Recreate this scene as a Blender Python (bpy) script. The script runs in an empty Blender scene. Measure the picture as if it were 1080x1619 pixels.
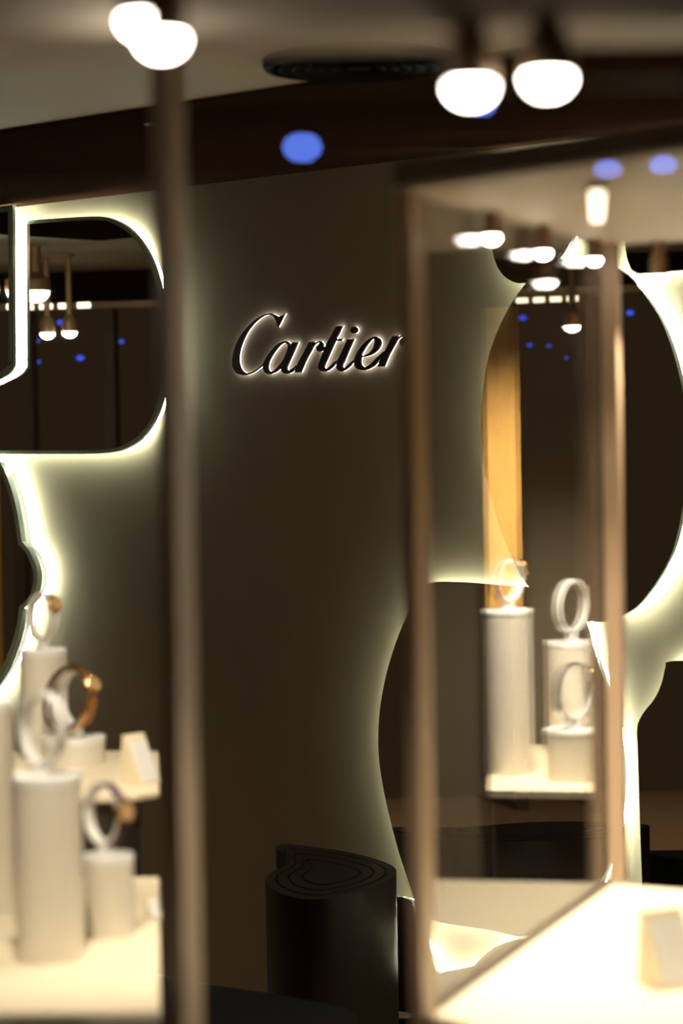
import bpy, bmesh, math, random
from mathutils import Vector, Matrix
from mathutils.geometry import tessellate_polygon

random.seed(7)
SC = bpy.context.scene
COL = SC.collection
V = Vector

# ------------------------------------------------------------------ camera
W, H = 1080, 1619
FPX = 85.0 / 36.0 * H
EYE = V((0, 0, 1.68))
PITCH = math.atan((H / 2 - 690) / FPX)
ROLL = math.radians(1.0)
_f = V((0, math.cos(PITCH), -math.sin(PITCH)))
_r0 = V((1, 0, 0))
_u0 = _r0.cross(_f)
CR = _r0 * math.cos(ROLL) - _u0 * math.sin(ROLL)
CU = _u0 * math.cos(ROLL) + _r0 * math.sin(ROLL)
cd = bpy.data.cameras.new('camera')
cam = bpy.data.objects.new('camera', cd)
COL.objects.link(cam)
cd.sensor_fit = 'VERTICAL'
cd.sensor_height = 36.0
cd.lens = 85.0
cd.clip_start = 0.05
cd.clip_end = 100
cd.dof.use_dof = True
cd.dof.focus_distance = 6.95
cd.dof.aperture_fstop = 2.8
m = Matrix((CR, CU, -_f)).transposed().to_4x4()
m.translation = EYE
cam.matrix_world = m
SC.camera = cam

# ------------------------------------------------------------------ world, exposure
wd = bpy.data.worlds.new('night')
SC.world = wd
wd.use_nodes = True
wd.node_tree.nodes['Background'].inputs[0].default_value = (1.0, 0.60, 0.30, 1)
wd.node_tree.nodes['Background'].inputs[1].default_value = 0.022
SC.view_settings.view_transform = 'Standard'
SC.view_settings.look = 'None'
SC.view_settings.gamma = 1.0
SC.view_settings.use_curve_mapping = False
SC.view_settings.exposure = 0.0
cy = SC.cycles
cy.use_denoising = True
cy.max_bounces = 8
cy.diffuse_bounces = 3
cy.glossy_bounces = 5
cy.transparent_max_bounces = 16
cy.sample_clamp_indirect = 60.0
cy.caustics_reflective = False
cy.caustics_refractive = False


# ------------------------------------------------------------------ measuring helpers
def ray(px, py):
    return (_f + CR * ((px - W / 2) / FPX) + CU * ((H / 2 - py) / FPX))


def at_z(px, py, z):
    d = ray(px, py)
    return EYE + d * ((z - EYE.z) / d.z)


def at_y(px, py, y):
    d = ray(px, py)
    return EYE + d * (y / d.y)


def px_m(y):
    return FPX / y


# back wall frame: A runs along the wall to the right, N points into the room
_vp = math.atan2(4087, FPX)
WA = V((math.sin(_vp), -math.cos(_vp), 0))
WN = V((-math.cos(_vp), -math.sin(_vp), 0))
WO = V((0, 7.0, 0))


def on_wall(px, py, off=0.0):
    d = ray(px, py)
    o = WO + WN * off
    return EYE + d * ((o - EYE).dot(WN) / d.dot(WN))


def wall_ab(px, py, off=0.0):
    p = on_wall(px, py, off) - WO
    return (p.dot(WA), p.z)


def wall_pt(a, z, off=0.0):
    return WO + WA * a + V((0, 0, z)) + WN * off


def mirror_wall(p, off=0.06):
    d = (p - WO).dot(WN) - off
    return p - WN * (2 * d)


# ------------------------------------------------------------------ materials
MATS = {}


def mat(name, col, rough=0.5, metal=0.0, spec=0.5, var=0.08, scale=30, emit=None, estr=0.0, bump=0.0, stretch=None):
    if name in MATS:
        return MATS[name]
    m = bpy.data.materials.new(name)
    m.use_nodes = True
    nt = m.node_tree
    b = nt.nodes['Principled BSDF']
    b.inputs['Roughness'].default_value = rough
    b.inputs['Metallic'].default_value = metal
    b.inputs['Specular IOR Level'].default_value = spec
    tc = nt.nodes.new('ShaderNodeTexCoord')
    mp = nt.nodes.new('ShaderNodeMapping')
    if stretch:
        mp.inputs['Scale'].default_value = stretch
    nz = nt.nodes.new('ShaderNodeTexNoise')
    nz.inputs['Scale'].default_value = scale
    nz.inputs['Detail'].default_value = 4
    nt.links.new(tc.outputs['Object'], mp.inputs['Vector'])
    nt.links.new(mp.outputs[0], nz.inputs['Vector'])
    mx = nt.nodes.new('ShaderNodeMix')
    mx.data_type = 'RGBA'
    mx.inputs['A'].default_value = (*[c * (1 - var) for c in col], 1)
    mx.inputs['B'].default_value = (*[min(1, c * (1 + var)) for c in col], 1)
    nt.links.new(nz.outputs['Fac'], mx.inputs['Factor'])
    nt.links.new(mx.outputs['Result'], b.inputs['Base Color'])
    if bump:
        bp = nt.nodes.new('ShaderNodeBump')
        bp.inputs['Strength'].default_value = bump
        bp.inputs['Distance'].default_value = 0.002
        nt.links.new(nz.outputs['Fac'], bp.inputs['Height'])
        nt.links.new(bp.outputs[0], b.inputs['Normal'])
    if emit:
        b.inputs['Emission Color'].default_value = (*emit, 1)
        b.inputs['Emission Strength'].default_value = estr
    MATS[name] = m
    return m


def glass_mat(name='pane_glass', tint=(1, 1, 1)):
    if name in MATS:
        return MATS[name]
    m = bpy.data.materials.new(name)
    m.use_nodes = True
    nt = m.node_tree
    nt.nodes.clear()
    out = nt.nodes.new('ShaderNodeOutputMaterial')
    mix = nt.nodes.new('ShaderNodeMixShader')
    tr = nt.nodes.new('ShaderNodeBsdfTransparent')
    tr.inputs[0].default_value = (*tint, 1)
    gl = nt.nodes.new('ShaderNodeBsdfGlossy')
    gl.inputs['Roughness'].default_value = 0.0
    lw = nt.nodes.new('ShaderNodeLayerWeight')
    lw.inputs['Blend'].default_value = 0.5
    pw = nt.nodes.new('ShaderNodeMath')
    pw.operation = 'POWER'
    pw.inputs[1].default_value = 5
    ml = nt.nodes.new('ShaderNodeMath')
    ml.operation = 'MULTIPLY_ADD'
    ml.inputs[1].default_value = 0.96
    ml.inputs[2].default_value = 0.04
    nt.links.new(lw.outputs['Facing'], pw.inputs[0])
    nt.links.new(pw.outputs[0], ml.inputs[0])
    nt.links.new(ml.outputs[0], mix.inputs[0])
    nt.links.new(tr.outputs[0], mix.inputs[1])
    nt.links.new(gl.outputs[0], mix.inputs[2])
    nt.links.new(mix.outputs[0], out.inputs[0])
    MATS[name] = m
    return m


M_WALL = mat('taupe_wall', (0.20, 0.162, 0.110), 0.8, spec=0.2, var=0.05, scale=9)
M_CEIL = mat('beige_ceiling', (0.42, 0.36, 0.25), 0.65, var=0.08, scale=2.5)
M_DWOOD = mat('dark_lacquer', (0.020, 0.009, 0.005), 0.85, spec=0.0, var=0.3, scale=6, stretch=(1, 1, 1))
M_FLOOR = mat('brown_carpet', (0.16, 0.11, 0.07), 0.9, var=0.2, scale=80)
M_MIRROR = mat('mirror_silver', (0.80, 0.79, 0.75), 0.012, metal=1.0, var=0.01)
M_MEDGE = mat('mirror_edge', (0.30, 0.36, 0.29), 0.15, var=0.05)
M_BACK = mat('mirror_backing', (0.05, 0.045, 0.04), 0.7)
M_LED = mat('led_white', (0.9, 0.9, 0.9), 0.5, emit=(0.93, 1.0, 0.82), estr=60.0)
M_LED2 = mat('led_letter', (0.9, 0.9, 0.9), 0.5, emit=(1.0, 0.97, 0.95), estr=10.0)
M_LETTER = mat('dark_bronze_letter', (0.018, 0.010, 0.006), 0.45)
M_BLACKWOOD = mat('black_stained_wood', (0.011, 0.007, 0.0045), 0.42, spec=0.07, var=0.5, scale=12, stretch=(14, 14, 0.6), bump=0.15)
M_BENCH = mat('matt_black_wood', (0.008, 0.007, 0.007), 0.7, spec=0.02, var=0.3, scale=10)
M_BLACK = mat('black_metal', (0.004, 0.003, 0.003), 0.6, spec=0.02)
M_BRONZE = mat('bronze_post', (0.44, 0.31, 0.20), 0.42, var=0.06, scale=14)
M_BRONZE_D = mat('bronze_fascia', (0.10, 0.065, 0.04), 0.5, var=0.1)
M_LEATHER = mat('cream_leather', (0.86, 0.76, 0.55), 0.6, var=0.05, scale=60, bump=0.1)
M_PANELW = mat('cream_panel', (0.62, 0.52, 0.40), 0.6)
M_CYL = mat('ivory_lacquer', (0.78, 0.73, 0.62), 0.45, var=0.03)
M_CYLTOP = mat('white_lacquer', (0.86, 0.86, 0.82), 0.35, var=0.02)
M_HOLD = mat('white_holder', (0.85, 0.84, 0.80), 0.35, var=0.02)
M_GOLD = mat('rose_gold', (0.85, 0.52, 0.22), 0.22, metal=1.0, var=0.05)
M_STEEL = mat('steel', (0.62, 0.60, 0.57), 0.22, metal=1.0, var=0.04)
M_TAN = mat('tan_leather', (0.40, 0.16, 0.045), 0.5, var=0.15)
M_BROWN = mat('brown_leather', (0.10, 0.045, 0.03), 0.5, var=0.15)
M_PURPLE = mat('plum_leather', (0.10, 0.04, 0.06), 0.5, var=0.15)
M_DIAL = mat('champagne_dial', (0.55, 0.36, 0.18), 0.35)
M_CAB = mat('dark_cabinet', (0.045, 0.034, 0.026), 0.5, var=0.15)
M_AMBER = mat('amber_leather', (0.75, 0.42, 0.10), 0.55, var=0.06)
M_LAMPB = mat('lamp_bronze', (0.34, 0.21, 0.11), 0.4, metal=0.3)
M_GLOW = mat('lamp_glow', (1, 1, 1), 0.5, emit=(1.0, 0.92, 0.78), estr=38.0)
M_GLOWB = mat('downlight_glow', (1, 1, 1), 0.5, emit=(1.0, 0.85, 0.6), estr=3.0)
M_BLUE = mat('blue_glow', (0.1, 0.2, 1), 0.5, emit=(0.05, 0.12, 1.0), estr=1.2)
M_BLUEBIG = mat('blue_lantern_glow', (0.1, 0.2, 1), 0.5, emit=(0.13, 0.25, 1.0), estr=12.0, var=0.1)
M_GLASS = glass_mat()
M_ADDED_STRIP = glass_mat('added_strip_glass')  # for the added strip that carries the blue reflections


# ------------------------------------------------------------------ object helpers
def obj(name, bm, material, parent=None, smooth=False):
    me = bpy.data.meshes.new(name)
    bmesh.ops.recalc_face_normals(bm, faces=bm.faces[:])
    if smooth:
        for f in bm.faces:
            f.smooth = True
    bm.to_mesh(me)
    bm.free()
    if smooth:
        try:
            me.set_sharp_from_angle(angle=math.radians(40))
        except Exception:
            pass
    for mm in (material if isinstance(material, (list, tuple)) else [material]):
        me.materials.append(mm)
    o = bpy.data.objects.new(name, me)
    COL.objects.link(o)
    if parent:
        o.parent = parent
        o.matrix_parent_inverse = parent.matrix_basis.inverted()
    return o


def tag(o, label, cat, group=None, kind=None):
    o['label'] = label
    if cat:
        o['category'] = cat
    if group:
        o['group'] = group
    if kind:
        o['kind'] = kind
    return o


def struct(o, label=None):
    o['kind'] = 'structure'
    if label:
        o['label'] = label
    return o


def thing(name, label, cat, loc=(0, 0, 0), group=None, rotz=0.0):
    o = bpy.data.objects.new(name, None)
    o.empty_display_size = 0.05
    COL.objects.link(o)
    o.location = loc
    o.rotation_euler = (0, 0, rotz)
    return tag(o, label, cat, group)


def local(name, bm, material, parent, smooth=False):
    """mesh given in the parent's own coordinates"""
    o = obj(name, bm, material, None, smooth)
    o.parent = parent
    return o


def bm_quadbox(bm, base, top, mi=0):
    """prism between two polygons with equal vertex count"""
    n = len(base)
    vb = [bm.verts.new(p) for p in base]
    vt = [bm.verts.new(p) for p in top]
    fs = []
    for i in range(n):
        j = (i + 1) % n
        fs.append(bm.faces.new((vb[i], vb[j], vt[j], vt[i])))
    for tri in tessellate_polygon([[V(p) for p in base]]):
        fs.append(bm.faces.new([vb[i] for i in tri]))
    for tri in tessellate_polygon([[V(p) for p in top]]):
        fs.append(bm.faces.new([vt[i] for i in tri]))
    for f in fs:
        f.material_index = mi
    return bm


def bm_prism(pts2, z0, z1, bm=None):
    bm = bm or bmesh.new()
    return bm_quadbox(bm, [(p[0], p[1], z0) for p in pts2], [(p[0], p[1], z1) for p in pts2])


def bm_box(c, s, bm=None, rz=0.0):
    bm = bm or bmesh.new()
    cs, sn = math.cos(rz), math.sin(rz)
    q = []
    for sx, sy in ((-1, -1), (1, -1), (1, 1), (-1, 1)):
        x, y = sx * s[0] / 2, sy * s[1] / 2
        q.append((c[0] + x * cs - y * sn, c[1] + x * sn + y * cs))
    return bm_prism(q, c[2] - s[2] / 2, c[2] + s[2] / 2, bm)


def bevel(bm, w, seg=2):
    bmesh.ops.remove_doubles(bm, verts=bm.verts[:], dist=1e-6)
    bmesh.ops.dissolve_limit(bm, angle_limit=0.01, verts=bm.verts[:], edges=bm.edges[:])
    bmesh.ops.recalc_face_normals(bm, faces=bm.faces[:])
    es = [e for e in bm.edges if len(e.link_faces) == 2 and e.calc_face_angle(0) > 0.6]
    bmesh.ops.bevel(bm, geom=es, offset=w, segments=seg, affect='EDGES', profile=0.5)
    return bm


def bm_lathe(prof, n=32, bm=None, c=(0, 0, 0)):
    bm = bm or bmesh.new()
    rings = []
    for r, z in prof:
        if r < 1e-6:
            rings.append([bm.verts.new((c[0], c[1], c[2] + z))])
        else:
            rings.append([bm.verts.new((c[0] + r * math.cos(2 * math.pi * i / n), c[1] + r * math.sin(2 * math.pi * i / n), c[2] + z)) for i in range(n)])
    for a, b in zip(rings, rings[1:]):
        for i in range(n):
            j = (i + 1) % n
            if len(a) == 1 and len(b) == 1:
                continue
            if len(a) == 1:
                bm.faces.new((a[0], b[i], b[j]))
            elif len(b) == 1:
                bm.faces.new((a[i], a[j], b[0]))
            else:
                bm.faces.new((a[i], a[j], b[j], b[i]))
    return bm


def bm_tube(path, r, n=8, closed=False, bm=None, up=None):
    bm = bm or bmesh.new()
    P = [V(p) for p in path]
    N = len(P)
    rings = []
    ref = V(up) if up else V((0, 0, 1))
    for i in range(N):
        if closed:
            t = (P[(i + 1) % N] - P[i - 1]).normalized()
        else:
            t = (P[min(i + 1, N - 1)] - P[max(i - 1, 0)]).normalized()
        rr = ref
        if abs(t.dot(rr)) > 0.95:
            rr = V((1, 0, 0)) if abs(t.x) < 0.9 else V((0, 1, 0))
        a = t.cross(rr).normalized()
        b = t.cross(a).normalized()
        rings.append([bm.verts.new(P[i] + a * (r * math.cos(2 * math.pi * k / n)) + b * (r * math.sin(2 * math.pi * k / n))) for k in range(n)])
    for i in range(N if closed else N - 1):
        A, B = rings[i], rings[(i + 1) % N]
        for k in range(n):
            l = (k + 1) % n
            bm.faces.new((A[k], A[l], B[l], B[k]))
    if not closed:
        bm.faces.new(rings[0])
        bm.faces.new(rings[-1][::-1])
    return bm


def smooth_loop(pts, sub=5, closed=True):
    """Catmull-Rom through the points; a third element 1 marks a corner"""
    n = len(pts)
    out = []
    for i in range(n if closed else n - 1):
        p1, p2 = pts[i], pts[(i + 1) % n]
        p0 = pts[i - 1] if (closed or i > 0) else p1
        p3 = pts[(i + 2) % n] if (closed or i + 2 < n) else p2
        c1 = len(p1) > 2 and p1[2]
        c2 = len(p2) > 2 and p2[2]
        a0 = p1 if c1 else p0
        a3 = p2 if c2 else p3
        if c1 and c2:
            out.append((p1[0], p1[1]))
            continue
        for k in range(sub):
            t = k / sub
            v = []
            for d in (0, 1):
                v.append(0.5 * (2 * p1[d] + (p2[d] - a0[d]) * t + (2 * a0[d] - 5 * p1[d] + 4 * p2[d] - a3[d]) * t * t
                                + (3 * p1[d] - a0[d] - 3 * p2[d] + a3[d]) * t ** 3))
            out.append(tuple(v))
    if not closed:
        out.append((pts[-1][0], pts[-1][1]))
    return out


def area2(p):
    return sum(p[i][0] * p[(i + 1) % len(p)][1] - p[(i + 1) % len(p)][0] * p[i][1] for i in range(len(p))) / 2


def inset(p, d):
    """shift a closed 2-d outline inwards"""
    s = 1 if area2(p) > 0 else -1
    n = len(p)
    out = []
    for i in range(n):
        a, b, c = V(p[i - 1]), V(p[i]), V(p[(i + 1) % n])
        e1 = (b - a)
        e2 = (c - b)
        if e1.length < 1e-9:
            e1 = e2
        if e2.length < 1e-9:
            e2 = e1
        e1.normalize()
        e2.normalize()
        n1 = V((-e1.y, e1.x)) * s
        n2 = V((-e2.y, e2.x)) * s
        mm = (n1 + n2)
        if mm.length < 1e-6:
            mm = n1
        mm.normalize()
        k = max(0.5, mm.dot(n1))
        out.append(tuple(b + mm * (d / k)))
    return out


def wall_prism(bm, loops, o0, o1, front=0, side=1):
    """solid on the wall frame between offsets o0 (back) and o1 (front); loops[0] outer, others holes"""
    flat = [q for l in loops for q in l]
    vb = [bm.verts.new(wall_pt(a, z, o0)) for a, z in flat]
    vf = [bm.verts.new(wall_pt(a, z, o1)) for a, z in flat]
    tris = tessellate_polygon([[V((a, z, 0)) for a, z in l] for l in loops])
    for t in tris:
        f = bm.faces.new([vf[i] for i in t])
        f.material_index = front
        f = bm.faces.new([vb[i] for i in t[::-1]])
        f.material_index = side
    k = 0
    for l in loops:
        n = len(l)
        for i in range(n):
            j = (i + 1) % n
            f = bm.faces.new((vb[k + i], vb[k + j], vf[k + j], vf[k + i]))
            f.material_index = side
        k += n
    return bm


def spot(name, loc, target, power, angle, blend=0.6, col=(1, 0.86, 0.66), rad=0.02, parent=None):
    ld = bpy.data.lights.new(name, 'SPOT')
    ld.energy = power
    ld.spot_size = math.radians(angle)
    ld.spot_blend = blend
    ld.color = col
    ld.shadow_soft_size = rad
    o = bpy.data.objects.new(name, ld)
    COL.objects.link(o)
    o.location = loc
    o.rotation_euler = (V(target) - V(loc)).to_track_quat('-Z', 'Y').to_euler()
    if parent:
        o.parent = parent
        o.matrix_parent_inverse = parent.matrix_basis.inverted()
    return o


# ================================================================== THE SETTING
ZC = on_wall(540, 265).z          # ceiling height
ZP = EYE.z - 0.70                 # height of the display platforms

# back wall
bm = bmesh.new()
wall_prism(bm, [[(-6.2, 0.0), (3.2, 0.0), (3.2, ZC), (-6.2, ZC)]], -0.12, 0.0, 0, 0)
struct(obj('wall_back', bm, M_WALL), 'dark taupe back wall carrying the backlit mirrors')

# floor and ceiling
FLO = [(-7, -1), (3.2, -1), (3.2, 9), (-7, 9)]
struct(obj('floor', bm_box((-0.05, 5.2, -0.05), (8.3, 12.4, 0.1)), M_FLOOR), 'dark carpeted shop floor')
struct(obj('ceiling', bm_box((-1.4, 5.75, ZC + 0.06), (11.0, 11.5, 0.10)), M_CEIL), 'beige painted shop ceiling')
# dark lacquered border that runs along the back wall
edge_d = (at_z(540, 128, ZC) - WO).dot(WN)
q = [wall_pt(-2.3, 0, 0.0), wall_pt(3.1, 0, 0.0), wall_pt(3.1, 0, edge_d), wall_pt(-2.3, 0, edge_d)]
struct(obj('trim_1', bm_prism([(p.x, p.y) for p in q], ZC, ZC + 0.012), M_DWOOD), 'dark lacquered ceiling border along the back wall')


# ================================================================== BACKLIT MIRRORS
def mirror(label, pts, off, led=None, led_zmin=None, thick=0.012, sub=6, bev=0.0, gap0=0.0, led_in=0.022, backing=0.045, strength=None):
    """one backlit mirror; pts in picture pixels on its own front plane, off = distance of the face from the wall"""
    loop = [wall_ab(x, y, off) for x, y in smooth_loop(pts, sub)]
    c = (sum(p[0] for p in loop) / len(loop), sum(p[1] for p in loop) / len(loop))
    t = thing('backlit_mirror', label, 'mirror', wall_pt(c[0], c[1], 0.0), 'backlit shaped mirrors on the back wall')
    bm = bmesh.new()
    if bev:
        wall_prism(bm, [loop], off - thick, off - 0.003, 1, 1)
        inn = inset(loop, bev)
        bm2 = bmesh.new()
        n = len(loop)
        vo = [bm2.verts.new(wall_pt(a, z, off - 0.003)) for a, z in loop]
        vi = [bm2.verts.new(wall_pt(a, z, off)) for a, z in inn]
        for i in range(n):
            j = (i + 1) % n
            bm2.faces.new((vo[i], vo[j], vi[j], vi[i]))
        obj('bevelled_edge', bm2, M_MEDGE, t)
        bm3 = bmesh.new()
        vi = [bm3.verts.new(wall_pt(a, z, off)) for a, z in inn]
        for tri in tessellate_polygon([[V((a, z, 0)) for a, z in inn]]):
            bm3.faces.new([vi[i] for i in tri])
        obj('mirror_face', bm3, M_MIRROR, t)
        obj('mirror_body', bm, [M_MEDGE, M_MEDGE], t)
    else:
        wall_prism(bm, [loop], off - thick, off, 0, 1)
        obj('mirror_glass', bm, [M_MIRROR, M_MEDGE], t)
    ins = inset(loop, backing)
    bm = bmesh.new()
    wall_prism(bm, [ins], gap0, off - thick, 0, 0)
    obj('backing_board', bm, M_BACK, t)
    li = inset(loop, led_in)
    h = gap0 + (off - thick - gap0) * 0.38
    segs = led if led else [None]
    if led_zmin is not None:
        runs, cur = [], []
        for k_ in range(len(li)):
            if li[k_][1] > led_zmin:
                cur.append(k_)
            elif cur:
                runs.append(cur)
                cur = []
        if cur:
            runs.append(cur)
        for rn in runs:
            if len(rn) > 1:
                obj('led_strip', bm_tube([wall_pt(*li[k_], h) for k_ in rn], 0.006, 6, False, up=WN), M_LED, t)
        return t
    for sg in segs:
        if sg is None:
            path, cl = li, True
        else:
            path, cl = li[sg[0] * sub: sg[1] * sub + 1], False
        if len(path) < 2:
            continue
        obj('led_strip', bm_tube([wall_pt(a, z, h) for a, z in path], 0.006, 6, cl, up=WN), M_LED, t)
    return t


OVAL = [(911, 406), (884, 411), (862, 422), (840, 438), (813, 473), (791, 513), (773, 562), (764, 611), (761, 660), (762, 700),
        (767, 745), (779, 797), (796, 850), (818, 899), (838, 930), (867, 957), (895, 973), (920, 981), (955, 983), (982, 974),
        (1009, 957), (1035, 925), (1058, 885), (1071, 845), (1080, 797), (1085, 740), (1087, 680), (1078, 611), (1062, 549),
        (1044, 504), (1022, 469), (995, 438), (967, 420), (940, 409)]
mirror('tall oval backlit mirror, tilted, the largest in the wall collage', OVAL, 0.085, led=[(0, 14), (18, 34)], led_in=0.020)
# vase-shaped mirror under the oval
VASE = [(668, 926, 1), (690, 920), (740, 921), (790, 925), (850, 930), (905, 945), (930, 985), (948, 1050), (966, 1110), (983, 1180), (987, 1230),
        (982, 1290), (968, 1350), (938, 1425), (890, 1470), (820, 1481, 1), (770, 1470), (700, 1459), (664, 1447, 1), (648, 1400), (630, 1345), (612, 1275),
        (601, 1215), (598, 1170), (601, 1120), (611, 1065), (628, 1010), (648, 963)]
mirror('hourglass-waisted backlit mirror under the oval mirror', VASE, 0.052, led_in=0.016)
# mirror with domed lower end above the oval
DOME = [(771, 246, 1), (771, 300), (773, 360), (779, 400), (790, 428), (806, 443), (826, 448), (850, 440), (880, 418), (905, 380), (915, 330), (918, 300), (918, 232, 1)]
mirror('round-bottomed backlit mirror hanging above the oval mirror from the ceiling', DOME, 0.050, led_in=0.018)
# straight-bottomed mirror at the upper right
TOPR = [(1001, 433, 1), (1100, 426), (1180, 420, 1), (1180, 235, 1), (990, 250, 1), (988, 340), (990, 400)]
mirror('straight-bottomed backlit mirror beside the top of the oval mirror', TOPR, 0.050, led_in=0.018)
# shouldered bottle-shaped mirror at the right
BOT = [(1057, 1046), (1100, 1045), (1180, 1050, 1), (1190, 1300, 1), (1200, 1560, 1), (1020, 1560, 1), (1018, 1500), (1015, 1395), (1011, 1280), (1008, 1180),
       (1007, 1160), (1009, 1143), (1018, 1126), (1035, 1104), (1046, 1080), (1052, 1055)]
mirror('bottle-shaped backlit mirror with sloping shoulder behind the bright platform', BOT, 0.050, led_in=0.018)
# low mirror whose concave edge shows beneath the vase mirror
LOWR = [(636, 1418, 1), (651, 1424, 1), (664, 1470), (692, 1538, 1), (722, 1533), (750, 1527, 1), (768, 1508), (792, 1493), (822, 1484, 1), (905, 1492), (1005, 1500),
        (1010, 1610, 1), (560, 1610, 1), (560, 1418, 1)]
mirror('low backlit mirror with a cut-out upper edge behind the drop-shaped stool', LOWR, 0.046, led_in=0.014, sub=4, led_zmin=0.12)
# D-shaped mirror
DMIR = [(-150, 362, 1), (20, 350), (90, 345), (150, 342), (176, 346), (204, 362), (228, 390), (245, 428), (257, 480), (262, 535), (262, 575),
        (257, 622), (245, 660), (224, 691), (195, 710), (160, 717), (80, 718), (0, 718), (-150, 717, 1)]
mirror('D-shaped backlit mirror with rounded right end', DMIR, 0.060, led_in=0.020, bev=0.012, thick=0.016)
# upright rectangular mirror hung in front of the D-shaped one
RECT = [(-110, 338, 1), (19, 324, 1), (19.5, 460, 1), (20, 568), (18, 582), (10, 592), (-6, 601), (-35, 614), (-110, 645, 1)]
mirror('upright rectangular backlit mirror with polished rim in front of the D-shaped one', RECT, 0.098, bev=0.020, thick=0.016, gap0=0.061, led_in=0.012, backing=0.026)
# clover-lobed mirror
CLOV = [(-150, 750), (-90, 727), (-35, 723), (-8, 728), (2, 736), (14, 765), (25, 805), (33, 856, 1), (46, 872), (56, 897), (58, 915), (55, 935), (47, 952), (35, 964, 1),
        (30, 995), (18, 1035), (0, 1072), (-40, 1120), (-100, 1140), (-160, 1120), (-210, 1000), (-220, 900), (-200, 780)]
mirror('lobed backlit mirror below the D-shaped one', CLOV, 0.095, bev=0.016, thick=0.022, led_in=0.018)

# ================================================================== SIGN
A_ = lambda l: [(360 + p[0] / 7.714, 485 + p[1] / 7.714) + tuple(p[2:]) for p in l]
B_ = lambda l: [(490 + p[0] / 6.75, 500 + p[1] / 6.75) + tuple(p[2:]) for p in l]
LET = []
LET.append([A_([(695, 82, 1), (662, 104), (622, 115), (590, 105), (560, 90), (520, 80), (470, 85), (410, 105), (340, 150), (260, 220), (190, 300), (130, 390),
                (85, 490), (58, 590), (48, 680), (65, 760), (110, 815), (180, 838), (250, 832), (320, 800), (380, 755), (425, 722, 1), (430, 694, 1), (400, 717),
                (350, 760), (290, 795), (230, 805), (180, 780), (147, 720), (134, 640), (146, 540), (177, 440), (227, 330), (290, 240), (360, 170), (430, 120),
                (490, 102), (540, 110), (570, 142), (590, 190), (603, 240, 1), (611, 250, 1)])])
LET.append([A_([(780, 432, 1), (855, 429, 1), (800, 560), (742, 690), (722, 742), (729, 770), (755, 768), (800, 738), (838, 705, 1), (830, 745, 1), (780, 800), (720, 820),
                (670, 805), (640, 755, 1), (590, 795), (540, 820), (500, 825), (455, 805), (430, 760), (430, 690), (470, 610), (530, 530), (600, 455), (660, 425),
                (710, 418), (748, 440), (755, 476, 1)]),
            A_([(690, 446), (640, 470), (580, 540), (522, 630), (493, 710), (497, 768), (530, 786), (580, 758), (640, 690), (690, 610), (722, 520), (726, 462)])])
R1 = A_([(985, 430, 1), (1065, 419, 1), (1040, 446, 1)]) + B_([(58, 275), (85, 265), (115, 268), (140, 298), (141, 328, 1), (166, 318, 1), (160, 345), (130, 372), (95, 380),
      (70, 360), (68, 325), (95, 300), (100, 289), (75, 287), (40, 318), (15, 365)]) + A_([(955, 650), (890, 803, 1), (808, 805, 1), (836, 720), (900, 600)])
LET.append([R1])
LET.append([B_([(275, 105, 1), (346, 100, 1), (310, 180), (281, 240, 1), (347, 237, 1), (331, 263, 1), (270, 266, 1), (210, 400), (167, 500), (153, 535), (165, 555), (200, 540), (250, 490),
                (292, 462, 1), (285, 490, 1), (235, 550), (180, 588), (140, 592), (105, 580), (85, 550), (92, 500), (130, 400), (170, 300), (230, 190)])])
ISTEM = [B_([(395, 246, 1), (471, 240, 1), (420, 350), (367, 480), (347, 520), (351, 544), (375, 540), (430, 490), (466, 461, 1), (462, 490, 1), (410, 550), (350, 588), (315, 588), (285, 565),
             (278, 530), (292, 468), (335, 380)])]
IDOT = [B_([(468 + 39 * math.cos(a * math.pi / 6), 147 + 39 * math.sin(a * math.pi / 6)) for a in range(12)])]
LET.append(ISTEM)
LET.append([B_([(690, 215), (738, 235), (757, 280), (745, 330), (700, 385), (640, 420), (590, 435), (546, 442, 1), (541, 490), (556, 528), (590, 538), (640, 510), (700, 450), (770, 385),
                (806, 362, 1), (800, 390, 1), (740, 470), (680, 535), (610, 572), (545, 578), (495, 558), (468, 515), (468, 460), (495, 395), (535, 330), (590, 270), (640, 232)]),
            B_([(674, 241), (640, 270), (600, 320), (562, 385), (549, 418, 1), (590, 410), (640, 378), (675, 330), (686, 280), (684, 250)])])
dxr, dyr = 619.6 - 487.7, 531.4 - 540.7
LET.append([[(p[0] + dxr, p[1] + dyr) + tuple(p[2:]) for p in R1]])
sg = thing('wall_sign', 'dark slanted script lettering with white backlight on the taupe wall', 'sign', on_wall(500, 590), None)
SIGN_OFF = 0.0145


def letter(loops, dot=False):
    L = [[wall_ab(x, y, SIGN_OFF) for x, y in smooth_loop(l, 5)] for l in loops]
    face = [inset(L[0], 0.0007)] + [inset(l, -0.0007) for l in L[1:]]
    bm = bmesh.new()
    wall_prism(bm, face, SIGN_OFF - 0.007, SIGN_OFF, 0, 0)
    o = obj('letter', bm, M_LETTER, sg)
    bm = bmesh.new()
    n0 = [inset(L[0], 0.0009)] + [inset(l, -0.0009) for l in L[1:]]
    wall_prism(bm, n0, 0.0045, SIGN_OFF - 0.007, 0, 0)
    b = obj('backlight', bm, M_LED2, o)
    bm = bmesh.new()
    n0 = [inset(L[0], 0.003)] + [inset(l, -0.003) for l in L[1:]]
    wall_prism(bm, n0, 0.0, 0.0045, 0, 0)
    obj('spacer', bm, M_LETTER, o)
    return o


for l in LET:
    letter(l)
letter(IDOT)['label'] = 'round dot of the letter i'

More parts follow.
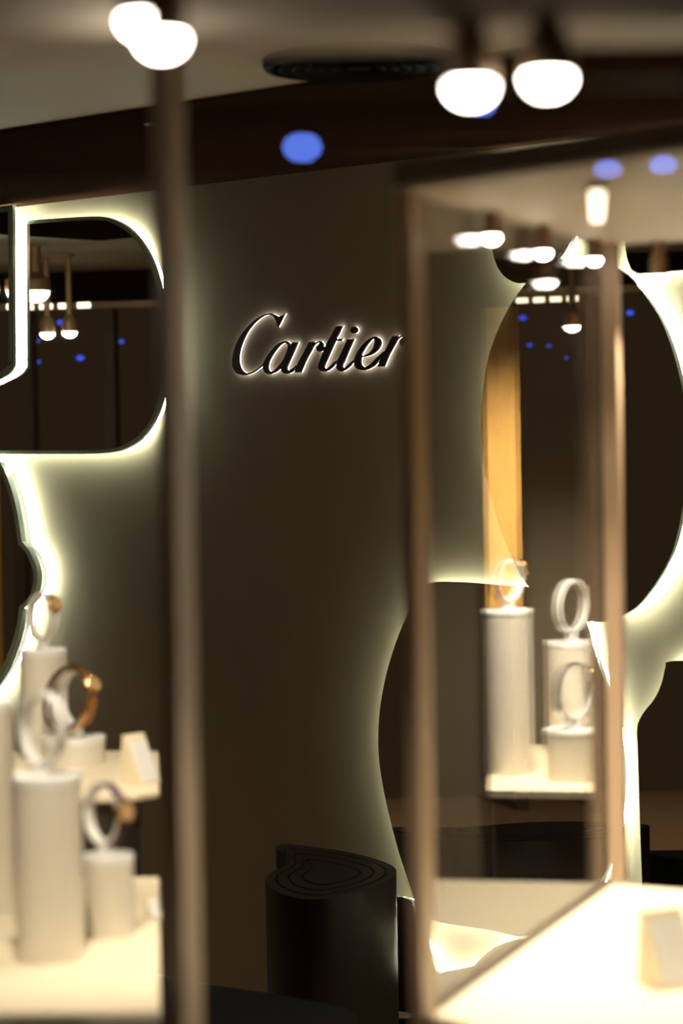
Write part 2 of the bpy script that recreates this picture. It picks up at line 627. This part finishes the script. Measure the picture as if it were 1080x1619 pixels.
# ================================================================== CEILING VENT AND DOWNLIGHTS
vc = at_z(568, 101, ZC)
vr = 152 / px_m(vc.y)
tv = thing('ceiling_vent', 'round black ceiling air diffuser with concentric rings', 'vent', vc)
local('flange', bm_lathe([(vr, 0.012), (vr, -0.004), (vr * 0.985, -0.010), (vr * 0.93, -0.012), (vr * 0.90, -0.004), (vr * 0.90, 0.010)], 64), M_BLACK, tv, True)
local('recess', bm_lathe([(vr * 0.91, 0.009), (0.0, 0.009)], 48), M_BLACK, tv)
for i, k in enumerate((0.84, 0.70, 0.56, 0.42, 0.28)):
    r1, r0 = vr * k, vr * (k - 0.11)
    local('ring_vane', bm_lathe([(r1, -0.012), (r0, 0.006), (r0 - 0.003, 0.006), (r1 - 0.003, -0.013), (r1, -0.012)], 56), M_BLACK, tv, True)
local('hub', bm_lathe([(0.0, -0.012), (vr * 0.12, -0.010), (vr * 0.13, 0.006), (0.0, 0.006)], 24), M_BLACK, tv, True)


def downlight(p, label, group, power=0.0, tgt=None, ang=80, r=0.03):
    t = thing('recessed_downlight', label, 'ceiling light', p, group)
    local('trim_ring', bm_lathe([(r, 0.008), (r, -0.003), (r * 0.72, -0.003), (r * 0.70, 0.006)], 28), M_BLACK, t, True)
    local('lens', bm_lathe([(r * 0.71, 0.003), (0, 0.003)], 24), M_GLOWB, t)
    if power:
        spot('added_fill_beam', (p[0], p[1], p[2] - 0.012), tgt if tgt else (p[0], p[1], 0), power, ang, 0.8, (1, 0.72, 0.42), 0.03, t)
    return t


p = at_z(250, 195, ZC)
downlight((p.x, p.y, ZC), 'tiny recessed downlight in the dark ceiling border beside the left post', 'recessed ceiling downlights', 0, r=0.035)
for x, y, tgt, pw, an, lab in ((-0.45, 3.55, (0.1, 7.0, 1.45), 40.0, 62, 'added downlight washing the wall by the sign, above the view'),  # out-of-view fill lamps, added to lift the wall and floor
                               (-2.6, 5.6, None, 90.0, 110, 'added downlight lifting the floor by the side windows, outside the view'),
                               (-2.2, 7.4, None, 80.0, 110, 'added fill downlight in the far corner, outside the view')):
    downlight((x, y, ZC + 0.008), lab, 'recessed ceiling downlights', pw, tgt, an, r=0.04)

# ================================================================== DROP-SHAPED STOOL AND LOW BENCH
ZS = 0.52
DROP = [(436.4, 1341.7), (439.7, 1335.6), (452, 1334.0), (474.4, 1336), (502, 1339.4), (535.6, 1344.4), (568.9, 1351.4), (599.4, 1359.7), (618.9, 1368), (626.7, 1376.4), (621.7, 1386),
        (602, 1397), (574.4, 1407), (541, 1415), (510.6, 1421), (482.8, 1421.7), (455, 1416), (432.8, 1407), (420.3, 1394.4), (421.7, 1386), (432.8, 1377), (449.4, 1369.4),
        (456.4, 1359.7), (453.6, 1352.8), (445.3, 1347)]
dl = smooth_loop(DROP, 4)
dw = [at_z(x, y, ZS) for x, y in dl]
cc = at_z(524, 1383, ZS)
st = thing('drop_shaped_stool', 'black teardrop-shaped wooden stool with grooved top beneath the wall sign', 'stool', (cc.x, cc.y, 0))
L0 = [(p.x, p.y) for p in dw]
sc_ = lambda k, L=L0: [(cc.x + (x - cc.x) * k, cc.y + (y - cc.y) * k) for x, y in L]


def flat_ring(outer, inner, z0, z1):
    bm = bmesh.new()
    loops = [outer] + ([inner] if inner else [])
    flat = [q for l in loops for q in l]
    vb = [bm.verts.new((x, y, z0)) for x, y in flat]
    vt = [bm.verts.new((x, y, z1)) for x, y in flat]
    for t in tessellate_polygon([[V((x, y, 0)) for x, y in l] for l in loops]):
        bm.faces.new([vt[i] for i in t])
        bm.faces.new([vb[i] for i in t[::-1]])
    k = 0
    for l in loops:
        for i in range(len(l)):
            j = (i + 1) % len(l)
            bm.faces.new((vb[k + i], vb[k + j], vt[k + j], vt[k + i]))
        k += len(l)
    return bm


obj('body', flat_ring(L0, None, 0.0, ZS - 0.008), M_BLACKWOOD, st, True)
ks = (1.0, 0.825, 0.635, 0.43)
for i, k in enumerate(ks):
    inner = sc_(ks[i + 1] + 0.028) if i < 3 else None
    obj('top_ring' if inner else 'top_centre', flat_ring(sc_(k), inner, ZS - 0.008, ZS + 0.0006 * i), M_BLACKWOOD, st)

ZB = 0.36
bq = [at_z(x, y, ZB) for x, y in ((180, 1532), (330, 1556), (430, 1570), (545, 1592), (560, 1600), (566, 1616), (560, 1660), (180, 1660))]
bt = thing('low_bench', 'low black layered bench in front of the teardrop stool', 'bench', (bq[1].x, bq[1].y, 0))
b2 = [(p.x, p.y) for p in bq]
bcx, bcy = sum(p[0] for p in b2) / len(b2), sum(p[1] for p in b2) / len(b2)
for i in range(3):
    k = 1.0 - 0.025 * i
    obj('layer_board', bevel(bm_prism([(bcx + (x - bcx) * k, bcy + (y - bcy) * k) for x, y in b2], ZB - 0.016 * (i + 1) + 0.003, ZB - 0.016 * i), 0.002, 1), M_BENCH, bt)
obj('base', bm_prism([(bcx + (x - bcx) * 0.9, bcy + (y - bcy) * 0.9) for x, y in b2], 0, ZB - 0.045), M_BENCH, bt)


# ================================================================== DISPLAY CASES
def proj(p):
    d = V(p) - EYE
    k = d.dot(_f)
    return (W / 2 + FPX * d.dot(CR) / k, H / 2 - FPX * d.dot(CU) / k)


C1 = at_z(682, 1604, ZP)
C3 = at_z(967, 1396, ZP)
U = (C3 - C1).normalized()
NR = V((U.y, -U.x, 0))
ZT = at_y(662, 306, C1.y).z


def pane_px(px, off=0.0, z=ZP):
    """point of the glass line (shifted off to its right) seen at picture column px, at height z"""
    lo, hi = -1.0, 4.0
    for _ in range(50):
        t = (lo + hi) / 2
        p = C1 + U * t + NR * off
        if proj((p.x, p.y, z))[0] < px:
            lo = t
        else:
            hi = t
    p = C1 + U * lo + NR * off
    return V((p.x, p.y, z))


def pane_mirror(p):
    d = (p - C1).dot(NR)
    return p - NR * (2 * d)


def slab(name, poly, z0, z1, material, parent, bv=0.0):
    bm = bm_prism([(p[0], p[1]) for p in poly], z0, z1)
    if bv:
        bevel(bm, bv, 2)
    return obj(name, bm, material, parent)


def spotlight(p, ztop, r, label, group, target=None, power=0.0, ang=70, length=0.05, lean=(0, 0), glow=None):
    """hanging spotlight: p = centre of the glowing lens"""
    t = thing('hanging_spotlight', label, 'spotlight', p, group)
    zt = ztop - p[2]
    local('lens', bm_lathe([(r, 0.0), (r * 0.93, -r * 0.30), (r * 0.7, -r * 0.58), (r * 0.38, -r * 0.74), (0, -r * 0.78)], 24), glow or M_GLOW, t, True)
    lx, ly = lean
    local('head', bm_lathe([(r * 1.04, 0.0), (r * 1.1, 0.002), (r * 1.1, length * 0.55), (r * 0.7, length * 0.8), (r * 0.35, length), (0, length)], 24), M_LAMPB, t, True)
    if zt > length:
        local('stem', bm_tube([(0, 0, length * 0.9), (lx * 0.4, ly * 0.4, (zt + length) / 2), (lx, ly, zt)], r * 0.45, 10), M_LAMPB, t, True)
        local('ceiling_cup', bm_lathe([(r * 0.9, zt), (r * 0.9, zt - 0.006), (r * 0.5, zt - 0.010), (0, zt - 0.010)], 20, c=(lx, ly, 0)), M_LAMPB, t, True)
    if power:
        spot('spot_beam', (p[0], p[1], p[2] - r * 0.9), target, power, ang, 0.7, (1, 0.87, 0.68), r, t)
    return t


# ---------------- the case at the right, seen from its open front
bd = (at_z(1080, 1405, ZP) - C3).normalized()
fd = (at_z(748, 1622, ZP) - C1).normalized()
C4 = C3 + bd * 0.62
C2 = C1 + fd * 0.62
rc = thing('display_case', 'bronze framed display case with cream platform and glass side, nearest on the right', 'display case', (C1.x, C1.y, 0))
slab('platform', [C1, C2, C4, C3], ZP - 0.022, ZP, M_LEATHER, rc, 0.004)
ctr = (C1 + C2 + C3 + C4) / 4
sh = [ctr + (c - ctr) * 0.965 for c in (C1, C2, C4, C3)]
slab('base_cabinet', sh, 0.0, ZP - 0.022, M_CAB, rc)
A0 = pane_px(668, 0, ZP)
A1 = pane_px(692, 0, ZP)
wpost = 22 / px_m(A0.y)
slab('corner_post', [A0, A1, A1 - NR * wpost, A0 - NR * wpost], 0.0, ZT, M_BRONZE, rc, 0.0015)
slab('rear_post', [C3 - U * 0.004 - NR * 0.004, C3 - U * 0.004 + NR * 0.022, C3 + U * 0.024 + NR * 0.022, C3 + U * 0.024 - NR * 0.004], ZP, ZT, M_BRONZE, rc, 0.0015)
g0, g1 = A1 - NR * 0.002, C3 - NR * 0.002
slab('glass_pane', [g0, g1, g1 - NR * 0.006, g0 - NR * 0.006], ZP + 0.004, ZT, M_GLASS, rc)
slab('glass_channel', [A1 + NR * 0.001, C3 + NR * 0.001, C3 - NR * 0.014, A1 - NR * 0.014], ZP - 0.012, ZP + 0.006, M_BRONZE_D, rc)
T = [A0 - NR * wpost, A0 + fd * 0.64, C4 + U * 0.03, C3 - NR * wpost + U * 0.03]
slab('ceiling_panel', T, ZT, ZT + 0.006, M_PANELW, rc)
slab('fascia', [T[0] - U * 0.004, T[1] - U * 0.004, T[2], T[3]], ZT + 0.006, ZT + 0.034, M_BRONZE_D, rc)
# light bar let into the ceiling panel
lp = at_z(944, 316, ZT)
lb = thing('light_bar', 'short bright light bar under the ceiling of the right display case', 'lamp', (lp.x, lp.y, ZT - 0.008))
ang = -math.atan((944 - 540) / FPX)
local('bar_housing', bm_box((0, 0, 0.004), (0.024, 0.40, 0.008), rz=ang), M_LAMPB, lb)
local('bar_lens', bm_box((0, 0, -0.001), (0.017, 0.38, 0.004), rz=ang), M_GLOWB, lb)
GR = 'small spotlights of the right display case'
names = ['first of three spotlights along the case glass, beside the corner post', 'middle of three spotlights along the case glass, above the oval mirror',
         'third of three spotlights along the case glass, beside the rear post']
tg = at_z(1010, 1500, ZP)
for i, (px, py) in enumerate(((795, 379), (875, 403), (954, 414))):
    q = pane_px(px, 0.010)
    z = at_y(px, py, q.y).z
    spotlight(V((q.x, q.y, z + 0.004)), ZT, 0.0105, names[i], GR, tg, (20.0, 60.0, 14.0)[i], (75, 105, 90)[i], 0.045, (-0.004, -0.012))
q = at_y(1042, 438, C3.y - 0.02)
spotlight(q, ZT, 0.0125, 'single spotlight at the back of the right case, against the bright wall', GR, tg, 18.0, 105, 0.05, (0.0, 0.0))


# ---------------- stands, watch holders and watches
def plinth(px, by, zb, wpx, ty, label, group, mirrored=False, depth_pt=None):
    c = depth_pt if depth_pt else at_z(px, by, zb)
    r = wpx / 2 / px_m(c.y)
    zt = at_y(px, ty, c.y).z
    pos = pane_mirror(c) if mirrored else c
    t = thing('display_plinth', label, 'display stand', (pos.x, pos.y, zb), group)
    h = zt - zb
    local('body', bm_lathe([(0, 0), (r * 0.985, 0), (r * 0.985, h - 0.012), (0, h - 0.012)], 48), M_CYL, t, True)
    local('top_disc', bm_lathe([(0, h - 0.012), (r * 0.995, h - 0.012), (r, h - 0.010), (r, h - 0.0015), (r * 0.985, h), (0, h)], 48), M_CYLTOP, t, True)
    return V((pos.x, pos.y, zt)), c.y


def band(rx, rz, cz, w, th, a0=0, a1=360, n=48, tilt=0.0, bm=None):
    """flat ring in the XZ plane (axis Y) around height cz"""
    bm = bm or bmesh.new()
    closed = abs(a1 - a0) >= 360
    rings = []
    N = n if closed else n + 1
    ct, s_t = math.cos(tilt), math.sin(tilt)
    for i in range(N):
        a = math.radians(a0 + (a1 - a0) * i / n)
        ring = []
        for k, y in ((0, -w / 2), (0, w / 2), (th, w / 2), (th, -w / 2)):
            x, z = (rx + k) * math.cos(a), (rz + k) * math.sin(a)
            x, z = x * ct + z * s_t, -x * s_t + z * ct
            ring.append(bm.verts.new((x, y, cz + z)))
        rings.append(ring)
    for i in range(N if closed else N - 1):
        A, B = rings[i], rings[(i + 1) % N]
        for k in range(4):
            l = (k + 1) % 4
            bm.faces.new((A[k], A[l], B[l], B[k]))
    if not closed:
        bm.faces.new(rings[0])
        bm.faces.new(rings[-1][::-1])
    return bm


def holder(pos, rx, rz, rot, label, group, neck=0.022, tilt=0.15):
    t = thing('watch_holder', label, 'watch holder', pos, group, rot)
    local('foot', bm_lathe([(0, 0), (0.014, 0), (0.014, 0.002), (0.011, 0.004), (0.010, neck), (0, neck)], 24), M_HOLD, t, True)
    cz = neck + rz
    local('collar_ring', band(rx, rz, cz, 0.017, 0.0045, 0, 360, 48, tilt), M_HOLD, t, True)
    return t, cz


def orient_bm(bm, M):
    bmesh.ops.transform(bm, matrix=M, verts=bm.verts[:])
    return bm


def watch(pos, rx, rz, cz, rot, strap_mat, metal, label, group, ang=35, tilt=0.15, strap=True, size=0.017):
    t = thing('wristwatch', label, 'watch', pos, group, rot)
    g = 0.005
    if strap:
        local('strap', band(rx + g, rz + g, cz, 0.013, 0.003, ang + 22, ang + 338, 44, tilt), strap_mat, t, True)
    a = math.radians(ang)
    x, z = (rx + g + 0.002) * math.cos(a), (rz + g + 0.002) * math.sin(a)
    nx, nz = math.cos(a) / rx, math.sin(a) / rz
    ct, s_t = math.cos(tilt), math.sin(tilt)
    x, z = x * ct + z * s_t, -x * s_t + z * ct
    nx, nz = nx * ct + nz * s_t, -nx * s_t + nz * ct
    n = V((nx, 0, nz)).normalized()
    R = n.to_track_quat('Z', 'Y').to_matrix().to_4x4()
    Mx = Matrix.Translation((x, 0, cz + z)) @ R
    s = size
    local('case', orient_bm(bm_lathe([(0, -0.001), (s * 0.9, -0.001), (s, 0.002), (s, 0.006), (s * 0.86, 0.008), (s * 0.82, 0.008), (s * 0.82, 0.0065)], 28), Mx), metal, t, True)
    local('dial', orient_bm(bm_lathe([(0, 0.0066), (s * 0.83, 0.0066)], 28), Mx), M_DIAL, t)
    local('crown', orient_bm(bm_tube([(0, s * 0.98, 0.004), (0, s * 1.25, 0.004)], 0.0028, 10), Mx), metal, t, True)
    for sx in (-1, 1):
        for sy in (-1, 1):
            local('lug', orient_bm(bm_box((sx * s * 0.98, sy * s * 0.42, 0.002), (s * 0.42, 0.003, 0.004)), Mx), metal, t)
    return t


def bangle(pos, rx, rz, cz, rot, material, label, group, tilt, r=0.0022, g=0.006, yoff=0.0):
    t = tag(obj('bangle', bm_tube([((rx + g) * math.cos(i * math.pi / 24), yoff + 0.012 * math.sin(i * math.pi / 24), (rz + g) * math.sin(i * math.pi / 24)) for i in range(48)], r, 8, True, up=(0, 1, 0)),
                    material, None, True), label, 'bracelet', group)
    t.rotation_euler = (0, tilt, rot)
    t.location = (pos[0], pos[1], pos[2] + cz)
    return t


GP, GH, GW = 'ivory display cylinders', 'white watch holders', 'watches on display'
ROT = math.radians(-42)

# ---------------- the case at the left
ZR = ZP + 0.12
lc = thing('display_case', 'display case at the left edge with cream platform, raised shelf and slim bronze post', 'display case', at_z(250, 1598, 0.0) * 0 + V((at_z(250, 1598, ZP).x, at_z(250, 1598, ZP).y, 0)))
lp_ = [at_z(x, y, ZP) for x, y in ((-330, 1604), (253, 1600), (252, 1386), (-330, 1386))]
slab('platform', lp_, ZP - 0.02, ZP, M_LEATHER, lc, 0.004)
cq = (lp_[0] + lp_[1] + lp_[2] + lp_[3]) / 4
slab('base_cabinet', [cq + (c - cq) * 0.95 for c in lp_], 0, ZP - 0.02, M_CAB, lc)
sp_ = [at_z(x, y, ZR) for x, y in ((-300, 1262), (192, 1258), (214, 1256), (252, 1250), (251, 1187), (-300, 1187))]
slab('raised_shelf', sp_, ZR - 0.012, ZR, M_LEATHER, lc, 0.003)
c2 = sum(sp_, V((0, 0, 0))) / 6
slab('shelf_support', [c2 + (c - c2) * 0.86 for c in sp_], 0.0, ZR - 0.012, M_CAB, lc)
# slim post between the left case and the open middle
y0 = 2.38
pa, pb = at_y(276, 800, y0), at_y(251, 800, y0 + 0.05)
pc = at_y(306, 800, y0 + 0.10)
slab('corner_post', [pb, pa, pc, pc + (pb - pa)], 0.0, ZC, M_BRONZE, lc, 0.0015)

t1, d1 = plinth(80, 1515, ZP, 110, 1224, 'tall ivory cylinder stand at the front of the left case', GP)
t2, d2 = plinth(174, 1478, ZP, 80, 1350, 'short ivory cylinder stand beside the tall one at the front of the left case', GP)
t0, d0 = plinth(-22, 1440, ZP, 100, 1112, 'ivory cylinder stand cut off by the left edge of the picture', GP)
t3, d3 = plinth(72, 1199, ZR, 76, 1026, 'slim ivory cylinder stand on the raised shelf in front of the lobed mirror', GP)
t4, d4 = plinth(117, 1207, ZR, 102, 1164, 'low wide ivory drum stand on the raised shelf', GP)

h, cz = holder(t3, 0.030, 0.037, ROT, 'white ring holder on the slim cylinder in front of the lobed mirror', GH)
watch(t3, 0.030, 0.037, cz, ROT, M_HOLD, M_GOLD, 'rose gold watch on the slim cylinder in front of the lobed mirror', GW, 40, size=0.016)
h, cz = holder(t4 + V((0.008, 0, 0)), 0.038, 0.046, ROT, 'white ring holder on the low drum stand', GH)
watch(t4 + V((0.008, 0, 0)), 0.038, 0.046, cz, ROT, M_TAN, M_GOLD, 'gold watch on tan leather strap on the low drum stand', GW, 38)
for k, (mm, nm, tl, gg) in enumerate(((M_BROWN, 'dark', 0.25, 0.012), (M_STEEL, 'silver', -0.15, 0.010), (M_GOLD, 'gold', 0.05, 0.014))):
    bangle(t4 + V((-0.004 * k - 0.004, -0.004 * k, 0)), 0.038, 0.046, cz, ROT, mm, nm + ' bangle hanging on the ring of the low drum stand', 'bangles on the low drum stand', tl, 0.0032, gg, -0.014 + 0.012 * k)
h, cz = holder(t2 + V((-0.004, 0, 0)), 0.032, 0.038, ROT, 'white ring holder on the short front cylinder of the left case', GH, 0.018)
watch(t2 + V((-0.004, 0, 0)), 0.032, 0.038, cz, ROT, M_PURPLE, M_GOLD, 'watch on plum leather strap on the short front cylinder', GW, 18)
h, cz = holder(t1 + V((-0.004, 0, 0)), 0.036, 0.046, ROT, 'white ring holder on the tall front cylinder of the left case', GH, 0.016)


def easel(px, by, zb, w, h, d, rz, label, group):
    c = at_z(px, by, zb)
    t = thing('card_easel', label, 'card stand', c, group, rz)
    bm = bmesh.new()
    a = [(-w / 2, -d / 2, 0), (w / 2, -d / 2, 0), (w / 2, d / 2, 0), (-w / 2, d / 2, 0)]
    b = [(-w / 2, d * 0.20, h), (w / 2, d * 0.20, h), (w / 2, d * 0.36, h), (-w / 2, d * 0.36, h)]
    bm_quadbox(bm, a, b)
    local('wedge', bevel(bm, 0.0015, 2), M_LEATHER, t)
    bm = bmesh.new()
    sl = V((0, d * 0.70, h)).normalized()
    nn = V((0, -sl.z, sl.y)) * 0.0016
    f0, f1 = V((0, -d / 2, 0)) + sl * h * 0.08, V((0, -d / 2, 0)) + sl * h * 0.95
    base = [f0 + V((-w * 0.44, 0, 0)), f0 + V((w * 0.44, 0, 0)), f1 + V((w * 0.44, 0, 0)), f1 + V((-w * 0.44, 0, 0))]
    bm_quadbox(bm, base, [p + nn for p in base])
    local('card', bm, M_CYLTOP, t)
    return t


GE = 'wedge-shaped card easels'
easel(222, 1238, ZR, 0.045, 0.082, 0.055, math.radians(50), 'cream wedge card easel on the raised shelf of the left case', GE)
easel(1058, 1556, ZP, 0.060, 0.095, 0.060, math.radians(28), 'cream wedge card easel on the bright platform of the right case', GE)
easel(242, 1452, ZP, 0.018, 0.030, 0.020, math.radians(40), 'tiny price card on the front platform of the left case', GE)

GL = 'added spotlights over the left display case'  # lamps added above the frame to brighten the left stands
spotlight(at_y(40, -110, 2.75), ZC + 0.01, 0.014, 'added spotlight above the front platform of the left case, above the view', GL, at_z(60, 1440, ZP), 75.0, 62, 0.05)
spotlight(at_y(110, -60, 3.55), ZC + 0.01, 0.014, 'added spotlight above the raised shelf of the left case, above the view', GL, at_z(110, 1215, ZR), 70.0, 55, 0.05)

# ---------------- the next case along, seen only as a reflection in the glass side of the right case
zn = ZP
nb = [(780, 1250), (1075, 1254), (1075, 1180), (786, 1176)]
nq = [pane_mirror(at_z(x, y, zn)) for x, y in nb]
nc = thing('display_case', 'neighbouring display case with amber column, reflected in the glass pane', 'display case', (nq[0].x, nq[0].y, 0))
slab('platform', nq, zn - 0.014, zn, M_LEATHER, nc)
n2 = sum(nq, V((0, 0, 0))) / 4
slab('base_cabinet', [n2 + (c - n2) * 0.97 for c in nq], 0, zn - 0.014, M_CAB, nc)
yv = at_z(800, 1182, zn).y
am = [pane_mirror(V((at_y(x, 900, yy).x, at_y(x, 900, yy).y, 0))) for x, yy in ((777, yv - 0.03), (829, yv - 0.03), (829, yv), (777, yv))]
zam = at_y(800, 487, yv).z
slab('amber_column', am, zn, zam, M_AMBER, nc)
GP2 = 'ivory display cylinders'
s1, e1 = plinth(813, 1222, zn, 76, 963, 'tall ivory cylinder stand, leftmost in the glass reflection', GP2, True)
s2, e2 = plinth(913, 1190, zn, 84, 1013, 'tall ivory cylinder stand, rear one in the glass reflection', GP2, True)
s3, e3 = plinth(914, 1232, zn, 90, 1152, 'low ivory drum stand in the glass reflection', GP2, True)
RM = math.radians(97)
for (s, lab, rx, rz, nk, mt, st_) in ((s1, 'leftmost reflected cylinder', 0.034, 0.040, 0.020, M_TAN, M_GOLD), (s2, 'rear reflected cylinder', 0.040, 0.052, 0.024, M_HOLD, M_GOLD),
                                      (s3, 'low reflected drum', 0.042, 0.052, 0.022, M_STEEL, M_GOLD)):
    h, cz = holder(s, rx, rz, RM, 'white ring holder on the ' + lab, GH, nk)
    watch(s, rx, rz, cz, RM, mt, st_, 'watch on the ring holder of the ' + lab, GW, 35)
ztn = ZT
for i, (px, py) in enumerate(((800, 430), (930, 432))):  # unseen lamps added so the reflected stands are lit from the front
    v = at_y(px, py, at_z(850, 1215, zn).y - 0.42)
    r_ = pane_mirror(v)
    spotlight(V((r_.x, r_.y, 2.30)), ZC + 0.01, 0.014, ['added spotlight above the amber column of the neighbouring case', 'second added spotlight above the neighbouring case'][i],
              'added spotlights of the neighbouring case', V((n2.x, n2.y, zn)), 240.0, 85, 0.05)

# ================================================================== FRONT LIGHTING BEAM
yh = 1.85
hz = at_y(540, 42, yh).z
hb = obj('trim_2', bm_box((0, yh + 0.06, (hz + ZC) / 2), (1.9, 0.12, ZC - hz)), M_PANELW)
struct(hb, 'bronze window header beam across the top of the view')
GF = 'large blurred spotlights under the window header'
fl = [(744, 135, 'left one of the two bright blurred spotlights over the right case'), (866, 122, 'right one of the two bright blurred spotlights over the right case'),
      (228, 30, 'upper one of the two bright spotlights above the left post'), (256, 60, 'lower one of the two bright spotlights above the left post')]
tgs = [V((-0.15, 2.43, 0.95)), at_z(1120, 1520, ZP), at_z(-40, 1500, ZP), at_z(20, 1400, ZP)]
for i, (px, py, lab) in enumerate(fl):
    p = at_y(px, py, 1.80)
    spotlight(p, hz if i < 2 else ZC, 0.0165, lab, GF, tgs[i], (46.0, 55.0, 0.0, 0.0)[i], (40, 34, 34, 34)[i], 0.05, (0, 0.05))

# added glass strip taking the shop window's place, mirrors blue lanterns in the street
yt = 1.70
ga, gb = at_y(540, 292, yt).z, at_y(540, 140, yt).z
gt = thing('added_glass_strip', 'clear glass strip added in place of the shop window to mirror blue lights', 'glass panel', (0, yt, ga))
bmp = bm_box((0, 0, (gb - ga) / 2), (1.9, 0.006, gb - ga))
bmp.normal_update()
for f in bmp.faces:
    f.material_index = 0 if abs(f.normal.y) > 0.5 else 1
local('pane', bmp, [M_ADDED_STRIP, M_BRONZE_D], gt)
for sx in (-0.9, 0.9):
    local('hanger_rod', bm_tube([(sx, 0, gb - ga), (sx, 0, ZC - ga)], 0.003, 8), M_LAMPB, gt)
GB = 'blue street lanterns outside'
for i, (px, py, wpx, lab) in enumerate(((478, 233, 64, 'widest blue street lantern, glowing beside the left post'), (762, 166, 48, 'blue street lantern glowing under the left blurred spotlight'),
                                        (961, 270, 46, 'blue street lantern glowing above the light bar'), (1049, 262, 46, 'blue street lantern at the right edge'))):
    v = at_y(px, py, 24.0)
    p = V((v.x, 2 * (yt - 0.003) - v.y, v.z))
    r = wpx / 2 / px_m(24.0)
    t = thing('street_lantern', lab, 'lantern', p, GB)
    local('globe', bm_lathe([(0, -r * 0.75), (r * 0.5, -r * 0.66), (r * 0.86, -r * 0.38), (r, 0), (r * 0.86, r * 0.38), (r * 0.5, r * 0.66), (0, r * 0.75)], 36), M_BLUEBIG, t, True)
    local('cap', bm_lathe([(0, r * 0.9), (r * 0.35, r * 0.85), (r * 0.45, r * 0.68), (0, r * 0.68)], 16), M_BLACK, t, True)

# ================================================================== THE SIDE WINDOW FRONT THAT THE MIRRORS LOOK AT
def mw(px, py, y):
    return mirror_wall(at_y(px, py, y), 0.06)


F0, F1 = mw(-60, 700, 11.3), mw(1000, 700, 10.6)
fdv = (F1 - F0)
fdv.z = 0
fdv.normalize()
E0, E1 = F0 - fdv * 1.2, F1 + fdv * 2.0
fn = V((-fdv.y, fdv.x, 0))
if fn.x > 0:
    fn = -fn
zh = at_y(540, 478, 11).z


def facade(name, a, b, z0, z1, dep, material, label):
    q = [a, b, b + fn * dep, a + fn * dep]
    return struct(obj(name, bm_prism([(p.x, p.y) for p in q], z0, z1), material), label)


facade('wall_left', E0, E1, zh + 0.03, ZC, 0.15, M_DWOOD, 'dark header wall over the side shop windows')
facade('trim_3', E0, E1, zh, zh + 0.03, 0.17, M_BRONZE, 'bronze rail along the side shop windows')
for i, px in enumerate((8, 150, 818, 934)):
    a = mw(px, 700, 11.0)
    k = (a - F0).dot(fdv)
    a = F0 + fdv * k
    facade('trim_%d' % (4 + i), a, a + fdv * 0.05, 0, zh, 0.08, M_BRONZE_D, 'dark mullion of the side shop window')
am2 = F0 + fdv * ((mw(4, 900, 11.0) - F0).dot(fdv)) - fn * 0.25
# amber column by the side window
ac = thing('upholstered_column', 'amber upholstered column by the side window, seen in the lobed mirror', 'column', (am2.x, am2.y, 0))
local('base', bm_lathe([(0, 0), (0.075, 0), (0.075, 0.05), (0.06, 0.06), (0, 0.06)], 24), M_CAB, ac, True)
local('shaft', bm_lathe([(0, 0.06), (0.055, 0.06), (0.055, 1.60), (0, 1.60)], 24), M_AMBER, ac, True)
local('cap', bm_lathe([(0, 1.60), (0.065, 1.60), (0.065, 1.64), (0, 1.65)], 24), M_CAB, ac, True)
GM = 'spotlights seen only in the mirrors'
for i, (px, py, y, r, lab) in enumerate(((75, 527, 10.2, 0.030, 'left'), (110, 525, 10.2, 0.030, 'right'))):
    p = mw(px, py, y)
    spotlight(p, ZC + 0.01, r, lab + ' one of two lamps glowing low in the D-shaped mirror', GM, None, 0, 60, 0.08)
for i, (px, py, y, r, lab) in enumerate(((56, 461, 9.6, 0.055, 'wide lamp glowing in the D-shaped mirror'), (8, 461, 9.6, 0.035, 'lamp glowing in the upright rectangular mirror'),
                                         (917, 516, 10.0, 0.032, 'lamp glowing in the middle of the oval mirror'))):
    p = mw(px, py, y)
    spotlight(p, ZC + 0.01, r, lab, GM, None, 0, 60, 0.08)
for i, (x0, x1, yy, lab) in enumerate(((30, 150, 482, 'D-shaped'), (826, 932, 472, 'oval'))):
    a, b = mw(x0, yy + 4, 10.5), mw(x1, yy, 10.5)
    t = thing('light_strip', 'row of pale linear lamps mirrored in the %s mirror' % lab, 'lamp', a, 'linear lamps along the side windows')
    for k in range(4):
        p0, p1 = a.lerp(b, k / 4 + 0.02), a.lerp(b, k / 4 + 0.19)
        obj('lamp_tube', bm_tube([p0, p1], 0.012, 8), M_GLOWB, t)
GBL = 'small blue street lights mirrored in the wall mirrors'
blue = [(45, 541, 8), (58, 539, 9), (78, 516, 13), (96, 510, 11), (48, 573, 8), (60, 572, 8), (127, 566, 12), (192, 540, 8), (847, 546, 8), (877, 547, 7), (922, 525, 8), (925, 538, 8), (918, 560, 7),
        (930, 562, 7), (1005, 495, 11), (836, 503, 12), (905, 566, 6), (802, 503, 7)]
for i, (px, py, w) in enumerate(blue):
    p = mw(px, py, 13.0)
    r = w * 0.5 / px_m(13.0)
    t = tag(obj('blue_street_light', bm_lathe([(0, -r * 0.7), (r * 0.8, -r * 0.45), (r * 1.1, 0), (r * 0.8, r * 0.45), (0, r * 0.7)], 10, c=p), M_BLUE),
            'small blue street light mirrored in the %s mirror' % ('D-shaped' if px < 400 else 'oval'), 'street light', GBL + (' D' if px < 400 else ' oval'))
